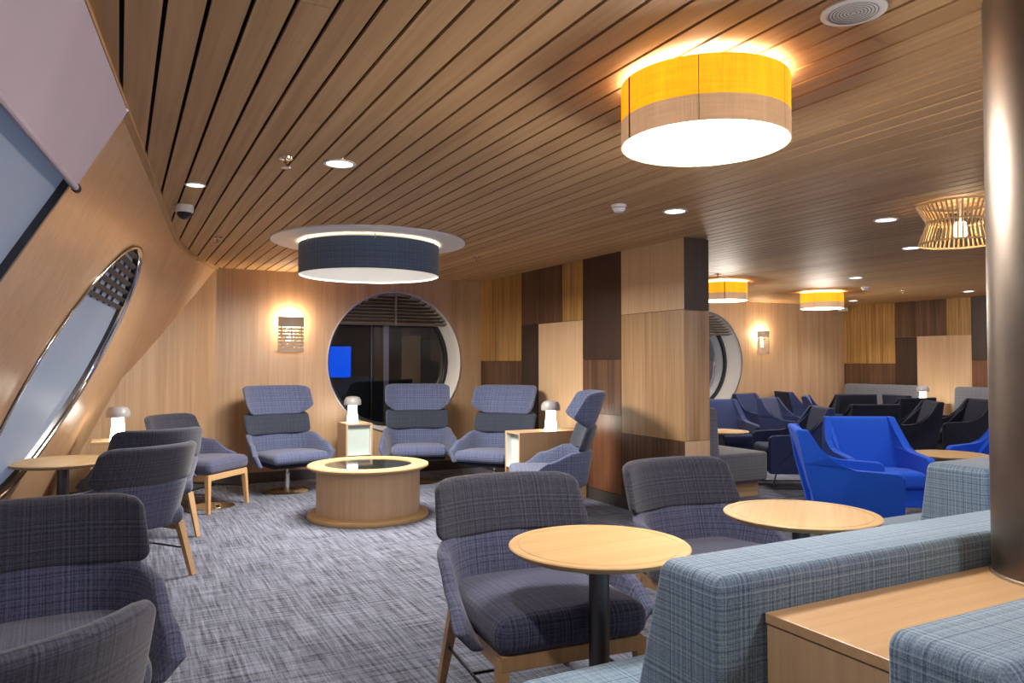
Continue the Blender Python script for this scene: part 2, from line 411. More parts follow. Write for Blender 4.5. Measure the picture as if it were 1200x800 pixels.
# porthole: an ellipse on the hull plane
def ell(a, b, n=72, c=None, phi=None):
    L = []
    for i in range(n):
        t = 2*PI*i/n; p = a*math.cos(t); q = b*math.sin(t)
        L.append((c[0]+p*math.cos(phi)-q*math.sin(phi), c[1]+p*math.sin(phi)+q*math.cos(phi)))
    return L
PORT = dict(c=(1.783, 1.199), a=1.01, b=0.84, phi=R(-25))
near_win = [(-2.9, 0.16), (-0.185, 0.16), (-0.73, 1.62), (-3.4, 1.62)]
hole1 = ell(PORT['a'], PORT['b'], 72, PORT['c'], PORT['phi'])
hullw = struct(plate('wall_left', outer, [near_win, hole1], lambda u, v: hull(u, v), 'oak_hull'))
# bent upper patch between ceiling edge and the angled wall
fold = []
n = 14
for i in range(n+1):
    s = i/n; v = v_s*(1-s)
    zt = hull(0, v_s).z+(H-hull(0, v_s).z)*s
    P0 = hull(hull_on_wall(v_s), v_s); k_ = s
    d0 = (WC-P0).dot(WD); q = P0+WD*d0*(k_**0.94)*1.0
    fold.append(Vector((q.x, q.y, zt)))
cy = [6.87+(YB-6.87)*i/n for i in range(n+1)]
cv = [Vector((xedge(y), y, H)) for y in cy]
V = []; F = []; m = 10
for i in range(n+1):
    for j in range(m+1):
        s = j/m; V.append(cv[i].lerp(fold[i], s))
for i in range(n):
    for j in range(m): F.append((i*(m+1)+j, (i+1)*(m+1)+j, (i+1)*(m+1)+j+1, i*(m+1)+j+1))
o = mesh_obj('hull_corner', V, F, 'oak_hull', hullw, True)
# angled wall
def wall_ang(u, z): p = WC+WD*u; return (p.x, p.y, z)
struct(plate('wall_angled', [(0, 0), (3.2, 0), (3.2, H), (0, H)], [], wall_ang, 'oak_wall'))
# back wall with round window
WIN1 = (3.03, 1.36, 0.862); WIN2 = (8.58, 1.36, 0.862)
struct(plate('wall_back', [(0.945, 0), (XP0, 0), (XP0, H), (0.945, H)], [circle(*WIN1)], lambda u, v: (u, YB, v), 'oak_wall'))
struct(plate('wall_back_right', [(XP1-0.05, 0), (XR, 0), (XR, H), (XP1-0.05, H)], [circle(*WIN2)], lambda u, v: (u, YR, v), 'oak_wall'))
struct(mesh_obj('wall_right', [(XR, YN, 0), (XR, YR, 0), (XR, YR, H), (XR, YN, H)], [(0, 1, 2, 3)], 'panel_mid'))
struct(mesh_obj('wall_front', [(-2.6, YN, 0), (XR, YN, 0), (XR, YN, H+.1), (-2.6, YN, H+.1)], [(0, 3, 2, 1)], 'oak_wall'))
struct(box('wall_partition', (XP0+0.012, XP1-0.012, YP+0.012, YR, 0.0, H), 'panel_dark'))
part = bpy.data.objects['wall_partition']; rwall = bpy.data.objects['wall_right']
def pnl(parent, face, u0, u1, z0, z1, mat):
    g = 0.0022; th = 0.014
    if face == 'L': b = (XP0, XP0+0.012, u0+g, u1-g, z0+g, z1-g)
    elif face == 'E': b = (u0+g*0.5, u1-g*0.5, YP, YP+0.012, z0+g, z1-g)
    elif face == 'K': b = (XP1-0.012, XP1, u0+g, u1-g, z0+g, z1-g)
    else: b = (XR-th, XR-0.0005, u0+g, u1-g, z0+g, z1-g)
    cx = [(b[0]+b[1])/2, (b[2]+b[3])/2, (b[4]+b[5])/2]
    o = box('panel', (b[0]-cx[0], b[1]-cx[0], b[2]-cx[1], b[3]-cx[1], b[4]-cx[2], b[5]-cx[2]), mat, parent); o.location = cx
ZB = 0.115
PAN = [(7.75, 8.86, 1.37, H, 'panel_gold'), (7.75, 8.86, 0.72, 1.37, 'panel_brown'), (7.75, 8.86, ZB, 0.72, 'panel_mid'),
       (6.83, 7.75, 1.785, H, 'panel_brown'), (6.434, 6.83, 1.785, H, 'panel_gold'), (7.345, 7.75, 0.60, 1.785, 'panel_dark'), (7.345, 7.75, ZB, 0.60, 'panel_brown'),
       (6.434, 7.345, ZB, 1.785, 'panel_light'), (5.775, 6.434, 1.383, H, 'panel_dark'), (5.775, 6.434, 0.855, 1.383, 'panel_brown'),
       (5.775, 6.434, ZB, 0.855, 'panel_red'), (YP, 5.775, 1.797, H, 'panel_light'), (YP, 5.775, 0.695, 1.797, 'panel_mid'), (YP, 5.775, ZB, 0.695, 'panel_brown')]
for u0, u1, z0, z1, mt in PAN: pnl(part, 'L', u0, u1, z0, z1, mt)
for z0, z1, mt in ((1.79, H, 'panel_dark'), (0.697, 1.79, 'panel_mid'), (ZB, 0.697, 'panel_light')): pnl(part, 'E', XP0, XP1, z0, z1, mt)
pnl(part, 'K', YP, 7.2, ZB, H, 'panel_mid'); pnl(part, 'K', 7.2, YR, ZB, H, 'panel_light')
s_ = 12.0/12.2
RP = [(8.53, YR, 1.34, H, 'panel_gold'), (8.53, YR, ZB, 1.34, 'panel_brown'), (7.61, 8.53, 1.795, H, 'panel_brown'), (8.13, 8.53, ZB, 1.795, 'panel_dark'),
      (7.207, 7.61, 1.795, H, 'panel_gold'), (7.207, 8.13, ZB, 1.795, 'panel_light'), (6.3, 7.207, 1.38, H, 'panel_dark'), (6.3, 7.207, ZB, 1.38, 'panel_red'),
      (4.9, 6.3, ZB, H, 'panel_mid'), (3.5, 4.9, 1.4, H, 'panel_dark'), (3.5, 4.9, ZB, 1.4, 'panel_gold')]
for u0, u1, z0, z1, mt in RP: pnl(rwall, 'R', u0, u1, z0, z1, mt)
# skirtings
def skirt(name, b): struct(box(name, b, 'skirting'))
skirt('baseboard_back', (0.945, XP0, YB-0.012, YB-0.001, 0, 0.12))
skirt('baseboard_partition', (XP0-0.004, XP0+0.011, YP-0.004, YB-0.013, 0, 0.113))
skirt('baseboard_partition_end', (XP0+0.012, XP1+0.004, YP-0.004, YP+0.011, 0, 0.113))
skirt('baseboard_back_right', (XP1+0.02, XR-0.02, YR-0.012, YR-0.001, 0, 0.12))
skirt('baseboard_right', (XR-0.022, XR-0.015, YN+0.1, YR-0.02, 0, 0.113))
v = []
for u, z in ((0.01, 0), (3.0, 0), (3.0, 0.12), (0.01, 0.12)):
    p = WC+WD*u-WN*(-0.012 if WN.y > 0 else 0.012)*-1; v.append((p.x, p.y, z))
struct(mesh_obj('baseboard_angled', v, [(0, 1, 2, 3)], 'skirting'))

# ------------------------------------------------------------------ windows
def round_window(idx, cx, cz, r, y, depth, bluish):
    w = bpy.data.objects.new('window_%d' % idx, None); C.objects.link(w); w.location = (cx, y, cz); struct(w)
    # profile turned about the y axis: lathe about z then tip over
    rot = (-PI/2, 0, 0)          # local z -> +y
    def ring(name, prof, mat):
        o = lathe(name, prof, mat, w, 72); o.rotation_euler = rot; return o
    ring('reveal', [(r, -0.001), (r*0.985, 0.10), (r*0.93, depth)], 'white_paint')
    ring('rim', [(r+0.004, 0.0), (r+0.004, -0.008), (r-0.010, -0.008), (r-0.010, 0.01), (r+0.004, 0.01)], 'steel')
    ring('window_frame', [(r*0.94, depth-0.03), (r*0.885, depth-0.03), (r*0.885, depth+0.02), (r*0.94, depth+0.02)], 'black')
    o = lathe('pane', [(0.0005, depth), (r*0.89, depth)], 'glass_clear' if bluish else 'glass', w, 72); o.rotation_euler = rot
    for i in range(9):           # horizontal louvre blades across the upper part
        z = 0.47+0.042*i; hw = math.sqrt(max(0.0, (r-0.03)**2-z*z))
        if hw < 0.08: continue
        b = box('louvre_slat', (-hw, hw, -0.05, 0.05, -0.004, 0.004), 'louver', w); b.location = (0, 0.10, z); b.rotation_euler = (R(-14), 0, 0)
    hw = math.sqrt(r*r-0.47*0.47)
    box('louvre_rail', (-0.012, 0.012, 0.04, 0.06, 0.45, r-0.02), 'louver', w)
    return w
w1 = round_window(1, WIN1[0], WIN1[1], WIN1[2], YB, 0.34, False)
w2 = round_window(2, WIN2[0], WIN2[1], WIN2[2], YR, 0.34, True)
box('mullion', (-0.035, 0.035, 0.42, 0.50, -0.84, 0.80), 'steel', w1)
box('mullion_edge', (-0.20, -0.185, 0.42, 0.50, -0.84, 0.80), 'brass', w1)
# hull porthole
def hull_window():
    w = bpy.data.objects.new('window_3', None); C.objects.link(w); struct(w)
    c, ph = PORT['c'], PORT['phi']
    def loopring(name, rings, mat):
        V = []; F = []; n = 72
        for (da, off) in rings:
            for (u, v) in ell(PORT['a']+da, PORT['b']+da, n, c, ph): V.append(hull(u, v, off))
        for k in range(len(rings)-1):
            for i in range(n): F.append((k*n+i, k*n+(i+1) % n, (k+1)*n+(i+1) % n, (k+1)*n+i))
        return mesh_obj(name, V, F, mat, w, True)
    loopring('rim', [(0.012, 0.004), (0.012, 0.012), (-0.012, 0.012), (-0.012, -0.02)], 'chrome')
    loopring('reveal', [(0, 0), (-0.03, -0.055)], 'dark_steel')
    mesh_obj('pane', [hull(u, v, -0.045) for u, v in ell(PORT['a']-0.02, PORT['b']-0.02, 72, c, ph)], [tuple(range(72))], 'pane_frosted', w)
    # shutter of small dark louvres at the upper tip
    for k in range(7):
        v = 0.36+0.058*k
        us = [u for (u, vv) in ell(PORT['a']-0.02, PORT['b']-0.02, 720, c, ph) if abs(vv-v) < 0.006]
        if len(us) < 2: continue
        a, b = min(us), max(us)
        p = [hull(a, v, -0.012), hull(b, v, -0.012), hull(b, v+0.030, -0.030), hull(a, v+0.030, -0.030)]
        q = [x_-HN*0.006 for x_ in p]
        mesh_obj('louvre_slat', p+q, [(0, 1, 2, 3), (7, 6, 5, 4), (0, 4, 5, 1), (1, 5, 6, 2), (2, 6, 7, 3), (3, 7, 4, 0)], 'louver_dark', w)
    for du in (1.45, 1.70, 1.95, 2.20):
        p0, p1 = hull(du, 0.42, -0.036), hull(du, 0.745, -0.036)
        bar('louvre_rail', p0, p1, 0.008, 0.008, 'louver_dark', w)
    return w
hull_window()
# near rectangular window in the hull with frame, pane
w4 = bpy.data.objects.new('window_4', None); C.objects.link(w4); struct(w4)
nw = near_win
mesh_obj('pane', [hull(u, v, -0.025) for u, v in nw], [(0, 1, 2, 3)], 'pane_frosted', w4)
for (a, b) in ((nw[1], nw[2]), (nw[2], nw[3])):
    d = Vector((b[0]-a[0], b[1]-a[1], 0)).normalized(); nrm = Vector((-d.y, d.x, 0)); 
    V = []
    for (uv) in (a, b):
        for (s, off) in ((0.0, 0.004), (0.022, 0.004), (0.022, -0.03), (0.0, -0.03)):
            V.append(hull(uv[0]+nrm.x*s, uv[1]+nrm.y*s, off))
    mesh_obj('window_frame', V, [(0, 1, 5, 4), (1, 2, 6, 5), (2, 3, 7, 6), (3, 0, 4, 7)], 'dark_steel', w4)
# roller blind hanging in front of it
bl = thing('roller_blind', 'lilac grey roller blind half lowered over the raked window, with bottom bar', 'blind', tuple(hull(-1.2, 0.1, 0.03)))
def rel(p): return tuple(Vector(p)-bl.location)
us = [-2.9, -0.262]
V = [rel(hull(us[0], 0.03, 0.045)), rel(hull(us[1], 0.03, 0.045)), rel(hull(us[1]-0.045, 0.392, 0.03)), rel(hull(us[0], 0.392, 0.03))]
V += [tuple(Vector(p)-HN*0.003) for p in V]
mesh_obj('blind_cloth', V, [(0, 1, 2, 3), (7, 6, 5, 4), (0, 4, 5, 1), (1, 5, 6, 2), (2, 6, 7, 3)], 'blind', bl)
bar('bottom_bar', rel(hull(us[0], 0.40, 0.03)), rel(hull(us[1]-0.045, 0.40, 0.03)), 0.013, 0.013, 'blind', bl, 10)
bar('bar_end', rel(hull(us[1]-0.055, 0.40, 0.03)), rel(hull(us[1]-0.025, 0.40, 0.03)), 0.017, 0.017, 'black', bl, 10)
bar('guide_pin', rel(hull(us[1]+0.005, 0.02, 0.035)), rel(hull(us[1]+0.005, 0.05, 0.035)), 0.012, 0.012, 'steel', bl, 8)

# ------------------------------------------------------------------ outside, seen through the round windows
struct(box('wall_outside', (0.2, 7.6, 12.2, 12.4, -0.5, 3.4), 'night_wall'))
struct(box('wall_outside_side', (0.2, 0.35, 9.3, 12.2, -0.5, 3.4), 'night_wall'))
struct(box('wall_outside_end', (7.45, 7.6, 9.95, 12.2, -0.5, 3.4), 'night_wall'))
struct(box('wall_outside_roof', (0.2, 7.6, 9.95, 12.4, 3.4, 3.5), 'night_wall'))
struct(box('floor_outside', (0.2, 7.6, 9.0, 12.4, -0.6, -0.5), 'night_wall'))
struct(box('wall_night_backdrop', (7.7, 13.5, 12.8, 12.9, -0.5, 3.4), 'night_teal'))  # added backdrop, its dull teal stands in for the night outside
d1 = struct(box('door_1', (4.6, 5.3, 12.16, 12.2, -0.5, 1.75), 'night_panel')); box('door_handle', (5.18, 5.22, 12.10, 12.16, 0.5, 0.62), 'steel', d1)
lm = thing('deck_lamp', 'tiny amber deck lamp glowing outside the round window', 'lamp', (4.72, 11.0, 0.35))
bar('post', (0, 0, -0.85), (0, 0, 0.80), 0.012, 0.012, 'dark_steel', lm)
rbox('bulb', 0.05, 0.05, 0.05, 0.024, 'star', lm).location = (0, 0, 0.84)
# wall screen behind the camera: it shows as a reflection in the round window
tv = thing('television', 'large blue lit wall screen reflected in the round window', 'television', (5.2, YN+0.005, 0.9))
bz = box('bezel', (-0.80, 0.80, 0.0, 0.045, 0.0, 0.95), 'black', tv, 0.006)
box('screen', (-0.77, 0.77, 0.046, 0.048, 0.03, 0.92), 'screen', bz)

# ------------------------------------------------------------------ seating builders (all face local -Y, origin on the floor)
def u_path(half, yb, rc, splay):
    """plan of a tub shell: straight back, rounded corners, arms running forward; returns f(s)->(x,y,nx,ny)"""
    a = half-rc; arc = (PI/2-splay)*rc
    def f(s):
        g = 1 if s >= 0 else -1; s = abs(s)
        if s < a: return (g*s, yb, 0, 1)
        if s < a+arc:
            t = (s-a)/rc; return (g*(a+rc*math.sin(t)), yb-rc+rc*math.cos(t), g*math.sin(t), math.cos(t))
        t = PI/2-splay; e = s-a-arc
        return (g*(a+rc*math.sin(t)+e*math.cos(t)), yb-rc+rc*math.cos(t)-e*math.sin(t), g*math.sin(t), math.cos(t))
    return f, a+arc
def tub(name, half, yb, rc, splay, arm, z0, zfun, lean, th, mat, parent, curve=0.0):
    f, corner = u_path(half, yb, rc, splay); L = 2*(corner+arm); hgt = 1.0; r = th*0.48
    def d(x, y, z):
        px, py, nx, ny = f(x); v = (z/0.30+0.5); t = abs(x)/(L/2)
        zt = zfun(t); zz = z0(t)+(zt-z0(t))*v
        o = y+lean*v
        return (px+nx*o, py+ny*o+curve*(1-(px/half)**2)*v, zz)
    return rbox(name, L, th, 0.30, r, mat, parent, (34, 1, 5), d)
def interp(tab):
    def f(t):
        for (a, b), (c, e) in zip(tab, tab[1:]):
            if t <= c:
                k = (t-a)/(c-a); k = k*k*(3-2*k); return b+(e-b)*k
        return tab[-1][1]
    return f
def band(name, w, h, th, z, y, lean, wrap, mat, parent, taper=0.0, wing=0.0, cut=0.0, corner=0.03):
    """curved back cushion: leaning slab, ends wrap forward"""
    def d(x, yy, zz):
        v = zz/h+0.5; xx = x*(1-taper*v); t = abs(x)/(w/2)
        yo = y+lean*v-wrap*t**2.4-wing*max(0, t-0.72)/0.28*0.10
        bul = 0.010*(1-t*t)*(1-(2*v-1)**2)
        return (xx, yo+yy-(bul if yy < 0 else -bul), z+h*(v-0.5)+cut*(1-v)*max(0, t-0.70)/0.30-corner*(2*v-1)*(max(0, t-0.80)/0.20)**2)
    return rbox(name, w, th, h, min(th*0.48, h*0.3), mat, parent, (14, 1, 4), d, 3)
def round_corners(o, w, h, rad): return o

def make_easy_chair(label, group):
    t = thing('easy_chair', label, 'chair', group=group)
    zf = interp([(0, 0.635), (0.34, 0.63), (0.52, 0.60), (0.80, 0.49), (1, 0.405)])
    tub('shell', 0.290, 0.285, 0.20, R(7), 0.335, lambda q: 0.335, zf, 0.070, 0.05, 'tweed_chair', t)
    b = band('back_cushion', 0.70, 0.245, 0.060, 0.735, 0.350, 0.085, 0.125, 'tweed_chair_dark', t, 0.05)
    def ds(x, y, z):
        v = z/0.13+0.5; yy = y-0.02
        return (x*(1-0.05*(y > 0)*y/0.3), yy, 0.405+z+0.012*(1-(x/0.3)**2)*v-0.015*max(0, y)/0.3)
    rbox('seat', 0.605, 0.645, 0.13, 0.055, 'tweed_chair', t, (6, 6, 2), ds, 3)
    box('front_rail', (-0.285, 0.285, -0.320, -0.290, 0.290, 0.345), 'oak_legs', t, 0.004)
    for sx in (-1, 1):
        extrude_profile('side_rail', [(-0.29, 0.290), (0.27, 0.285), (0.27, 0.340), (-0.29, 0.345)], 'X', sx*0.268-0.014, sx*0.268+0.014, 'oak_legs', t)
        bar('leg', (sx*0.272, -0.296, 0.335), (sx*0.292, -0.318, 0), 0.030, 0.022, 'oak_legs', t, square=True)
        bar('leg', (sx*0.262, 0.258, 0.335), (sx*0.290, 0.352, 0), 0.030, 0.021, 'oak_legs', t, square=True)
        bar('stretcher', (sx*0.280, -0.305, 0.17), (sx*0.276, 0.30, 0.17), 0.006, 0.006, 'black', t)
    bar('cross_stretcher', (-0.278, 0.0, 0.17), (0.278, 0.0, 0.17), 0.006, 0.006, 'black', t)
    return t
def make_high_chair(label, group):
    t = thing('high_back_chair', label, 'chair', group=group)
    zf = interp([(0, 0.610), (0.30, 0.610), (0.46, 0.60), (0.78, 0.52), (1, 0.42)])
    tub('shell', 0.315, 0.27, 0.16, R(10), 0.37, lambda q: 0.295, zf, 0.055, 0.05, 'tweed_hb', t)
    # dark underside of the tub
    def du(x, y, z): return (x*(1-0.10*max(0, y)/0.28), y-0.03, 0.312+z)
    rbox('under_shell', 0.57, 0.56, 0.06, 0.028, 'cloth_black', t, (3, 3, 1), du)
    def ds(x, y, z):
        v = z/0.11+0.5
        return (x*(1-0.07*max(0, y)/0.28), y-0.07, 0.378+z+0.012*(1-(x/0.3)**2)*v-0.02*max(0, y)/0.3)
    rbox('seat', 0.60, 0.60, 0.11, 0.05, 'tweed_hb', t, (6, 6, 2), ds, 3)
    band('lumbar_cushion', 0.72, 0.235, 0.06, 0.700, 0.297, 0.070, 0.085, 'tweed_hb_dark', t, -0.02)
    band('head_cushion', 0.745, 0.315, 0.062, 0.945, 0.335, 0.115, 0.10, 'tweed_hb', t, -0.01, 0.7, 0.075)
    lathe('mount_plate', [(0.001, 0.250), (0.10, 0.250), (0.12, 0.284), (0.001, 0.284)], 'black', t, 24)
    lathe('post', [(0.026, 0.012), (0.026, 0.20), (0.017, 0.205), (0.017, 0.255)], 'chrome', t, 20)
    lathe('base_disc', [(0.001, 0.0), (0.215, 0.0), (0.215, 0.006), (0.20, 0.012), (0.03, 0.016), (0.001, 0.016)], 'brass', t, 48)
    return t
def make_arm_chair(label, group, mat):
    t = thing('arm_chair', label, 'chair', group=group)
    side = [(-0.36, 0.17), (-0.365, 0.545), (-0.33, 0.572), (-0.05, 0.585), (0.06, 0.605), (0.135, 0.66), (0.19, 0.74), (0.27, 0.865), (0.345, 0.865), (0.30, 0.62), (0.235, 0.36), (0.19, 0.165)]
    for sx in (-1, 1):
        a = sx*0.345; b = sx*0.280
        def flare(o):
            for v in o.data.vertices:
                k = max(0, (v.co.z-0.30))/0.55; kk = max(0, v.co.y-0.12)/0.2
                v.co.x += sx*(0.012*k-0.055*min(1, kk)*k)
        o = extrude_profile('arm_panel', side, 'X', min(a, b), max(a, b), mat, t, 0.012); flare(o)
    def db(x, y, z):
        v = z/0.56+0.5
        return (x*(1+0.02*v), 0.155+y+0.135*v+0.03*v*v, 0.335+0.53*v)
    rbox('backrest', 0.60, 0.075, 0.56, 0.03, mat, t, (6, 1, 4), db)
    def ds(x, y, z): return (x, y-0.09, 0.385+z-0.03*max(0, y)/0.3)
    rbox('seat', 0.56, 0.56, 0.14, 0.04, mat, t, (4, 4, 1), ds)
    box('underframe', (-0.30, 0.30, -0.33, 0.18, 0.165, 0.33), mat, t, 0.01)
    for sx in (-1, 1):
        tube('sled_leg', [(sx*0.27, -0.27, 0.18), (sx*0.29, -0.32, 0.03), (sx*0.29, -0.305, 0.009), (sx*0.29, -0.27, 0.008), (sx*0.29, 0.20, 0.008), (sx*0.29, 0.235, 0.010), (sx*0.29, 0.245, 0.03), (sx*0.27, 0.13, 0.18)], 0.0075, 'black', t)
    return t
def make_cafe_table(label, group, z, r=0.315):
    t = thing('cafe_table', label, 'table', group=group)
    tp = lathe('table_top', [(0.001, z), (r-0.038, z), (r-0.036, z-0.0022), (r-0.032, z-0.0022), (r-0.030, z), (r-0.004, z), (r, z-0.004), (r-0.004, z-0.013), (r-0.022, z-0.024), (0.001, z-0.024)], 'oak_top', t, 64)
    lathe('post', [(0.036, 0.02), (0.036, z-0.024)], 'tbl_post', t, 28)
    lathe('base_disc', [(0.001, 0), (0.21, 0), (0.21, 0.007), (0.19, 0.013), (0.04, 0.018), (0.04, 0.024), (0.001, 0.024)], 'tbl_post', t, 48)
    return t

# ------------------------------------------------------------------ easy chairs with oak legs
A0 = make_easy_chair('charcoal tweed easy chair on oak legs drawn up behind the near round table', 'tweed easy chairs')
A0.location = (1.48, 2.61, 0); A0.rotation_euler = (0, 0, R(-5))
ch = lambda x, y, deg, lab: dup(A0, (x, y, 0), R(deg), lab)
ch(2.52, 2.70, 1, 'charcoal tweed easy chair behind the round table beside the steel pillar bench')
ch(-0.22, 2.84, 4, 'dark easy chair facing the room beside the raked window with the blind')
ch(-0.365, 1.94, -152, 'easy chair turned towards the blind, its pale rimmed back curving to the room')
ch(-0.01, 5.33, -143, 'easy chair with seamed back turned to the room at the porthole table')
ch(0.17, 6.58, -160, 'easy chair with near black back standing behind the porthole table chair')
ch(0.68, 7.65, 48, 'easy chair in the corner facing the drum coffee table, oak legs visible')
# ------------------------------------------------------------------ high-back swivel chairs
B0 = make_high_chair('blue tweed high-back swivel chair under the wall sconce, brass disc base', 'high-back swivel chairs')
B0.location = (1.585, 8.14, 0); B0.rotation_euler = (0, 0, R(13))
dup(B0, (3.02, 8.08, 0), R(-18), 'blue tweed high-back swivel chair in front of the round window')
dup(B0, (3.56, 7.22, 0), R(-52), 'blue tweed high-back swivel chair between round window and lamp table')
dup(B0, (3.40, 5.76, 0), R(-116), 'high-back swivel chair seen side-on against the dark wood panels')

# ------------------------------------------------------------------ lamp tables and table lamps
def make_box_table(label, L=0.76):
    t = thing('box_table', label, 'side table', group='open-ended lamp tables')     # open end faces local -Y
    w, h, th = 0.30, 0.68, 0.018
    box('top_board', (-w/2, w/2, -L/2, L/2, h-th, h), 'oak_box', t, 0.002)
    for sx in (-1, 1): box('side_board', (sx*w/2-(th if sx > 0 else 0), sx*w/2+(th if sx < 0 else 0), -L/2, L/2, 0, h-th), 'oak_box', t, 0.002)
    box('shelf', (-w/2+th, w/2-th, -L/2+0.004, L/2-th, 0.33, 0.348), 'white_satin', t)
    box('back_board', (-w/2+th, w/2-th, L/2-th, L/2, 0, h-th), 'oak_box', t)
    for sx in (-1, 1): box('liner', (sx*(w/2-th)-(0.004 if sx > 0 else 0), sx*(w/2-th)+(0.004 if sx < 0 else 0), -L/2+0.004, L/2-th, 0.35, h-th), 'white_satin', t)
    box('inner_panel', (-w/2+th+0.005, w/2-th-0.005, -L/2+0.06, -L/2+0.066, 0.348, h-th), 'pale_glass', t)
    return t
D1 = make_box_table('pale oak box table below the round window with a lamp on top', 0.36)
D1.location = (2.36, 8.33, 0)
D0 = make_box_table('x'); D0.location = (3.775, 6.50, 0); D0.rotation_euler = (0, 0, R(-90)); D0['label'] = 'long oak box table with white open end against the panelled partition'
dup(D1, (-0.05, 7.42, 0), PI, 'oak box table in the corner by the raked wall, lamp on top')
def make_table_lamp(label):
    t = thing('table_lamp', label, 'lamp', group='mushroom table lamps')
    lathe('stem', [(0.001, 0.0), (0.062, 0.0), (0.060, 0.02), (0.050, 0.12), (0.047, 0.20), (0.001, 0.20)], 'glow_lamp', t, 32)
    lathe('lamp_shade', [(0.048, 0.200), (0.094, 0.196), (0.098, 0.205), (0.093, 0.250), (0.072, 0.282), (0.035, 0.292), (0.001, 0.294)], 'lamp_cap', t, 36)
    lathe('base_plate', [(0.001, -0.001), (0.068, -0.001), (0.068, 0.004), (0.063, 0.005)], 'white_satin', t, 32)
    point_light('lamp_bulb', (0, 0, 0.19), 0.0, NEUT, 0.03, t)
    return t
E0 = make_table_lamp('white mushroom table lamp on the box table below the round window')
E0.location = (2.34, 8.36, 0.681)
dup(E0, (3.83, 6.50, 0.681), 0, 'white mushroom table lamp on the box table by the partition')
dup(E0, (0.0, 7.42, 0.681), 0, 'white mushroom table lamp in the corner by the raked wall')
for ch_ in [o for o in bpy.data.objects if o.name.startswith('lamp_bulb')]: bpy.data.objects.remove(ch_)

# ------------------------------------------------------------------ drum coffee table
t = thing('coffee_table', 'round oak drum coffee table with dark glass inlaid in its top', 'table', (1.975, 6.53, 0))
lathe('base_ring', [(0.001, 0), (0.525, 0), (0.53, 0.012), (0.525, 0.035), (0.45, 0.048)], 'oak_top', t, 72)
lathe('drum', [(0.45, 0.04), (0.45, 0.43)], 'oak_box', t, 72)
lathe('top_ring', [(0.445, 0.425), (0.50, 0.425), (0.527, 0.438), (0.530, 0.450), (0.523, 0.460), (0.385, 0.460), (0.380, 0.445)], 'oak_top', t, 72)
lathe('glass_inlay', [(0.0005, 0.452), (0.384, 0.452)], 'mirror_top', t, 64)

# ------------------------------------------------------------------ round tables
T0 = make_cafe_table('small round oak table on dark post, nearest the pale blue bench end', 'round pedestal tables', 0.72)
T0.location = (1.49, 2.20, 0)
dup(T0, (2.55, 2.26, 0), R(40), 'small round oak table between the second easy chair and the bench')
dup(T0, (-0.31, 5.66, 0), R(70), 'round table under the slanted porthole beside easy chairs')
T1 = make_cafe_table('low round oak table between the bright blue armchairs', 'low round tables', 0.55)
T1.location = (6.49, 4.12, 0)
dup(T1, (6.30, 6.74, 0), R(30), 'low round table in front of the grey bench end')
dup(T1, (8.30, 6.75, 0), R(60), 'low round table among the navy armchairs')
dup(T1, (10.80, 6.50, 0), R(20), 'low round table by the far grey banquette and lamp')
dup(T1, (10.85, 8.70, 0), R(20), 'low round table by the far wall of the right room')

# ------------------------------------------------------------------ armchairs of the right-hand room
G0 = make_arm_chair('bright blue armchair turned side-on to the low table', 'bright blue armchairs', 'cloth_blue')
G0.location = (4.83, 3.90, 0); G0.rotation_euler = (0, 0, R(48))
dup(G0, (5.78, 4.34, 0), R(-30), 'bright blue armchair facing the room with broad backrest')
dup(G0, (7.22, 4.02, 0), R(-100), 'bright blue armchair half hidden behind the steel pillar')
N0 = make_arm_chair('navy armchair beside the grey bench, facing the low table', 'navy armchairs', 'cloth_navy')
def face(o, bx, by, fx, fy):
    l = math.hypot(fx, fy); fx /= l; fy /= l
    o.location = (bx+0.30*fx, by+0.30*fy, 0); o.rotation_euler = (0, 0, math.atan2(fx, -fy))
face(N0, 7.05, 7.68, -0.35, -0.9)
NAVY = [(8.78, 8.87, 0.25, -0.95, 'navy armchair by the far round window'),
        (8.02, 7.66, 0.35, -0.9, 'navy armchair facing the room in front of the far wall'),
        (10.0, 9.20, 0.9, -0.4, 'navy armchair beside the far wall, seen from its side'),
        (9.05, 7.90, 0.6, -0.8, 'navy armchair facing the low table near the far corner'),
        (6.88, 5.80, -0.85, 0.5, 'navy armchair turned to the grey bench, back to the bright blue ones')]
for bx, by, fx, fy, lab in NAVY: face(dup(N0, (0, 0, 0), 0, lab), bx, by, fx, fy)
K0 = make_arm_chair('black armchair seen from behind near the far banquette', 'black armchairs', 'cloth_black')
face(K0, 10.15, 7.90, 0.5, 0.85)
BLK = [(7.86, 5.86, 0.35, 0.95, 'black armchair seen from behind, above the bright blue backrest'),
       (9.86, 6.70, 0.2, 0.95, 'black armchair seen from behind, beside the one showing its wire legs'),
       (9.18, 6.03, -0.75, 0.6, 'black armchair with tall leaning back beside the bright blue ones'),
       (10.46, 7.44, 0.92, -0.35, 'black armchair showing its side panel and wire legs'),
       (10.25, 6.05, -0.85, 0.5, 'black armchair turned away from the far banquette, beside the steel pillar')]
for bx, by, fx, fy, lab in BLK: face(dup(K0, (0, 0, 0), 0, lab), bx, by, fx, fy)

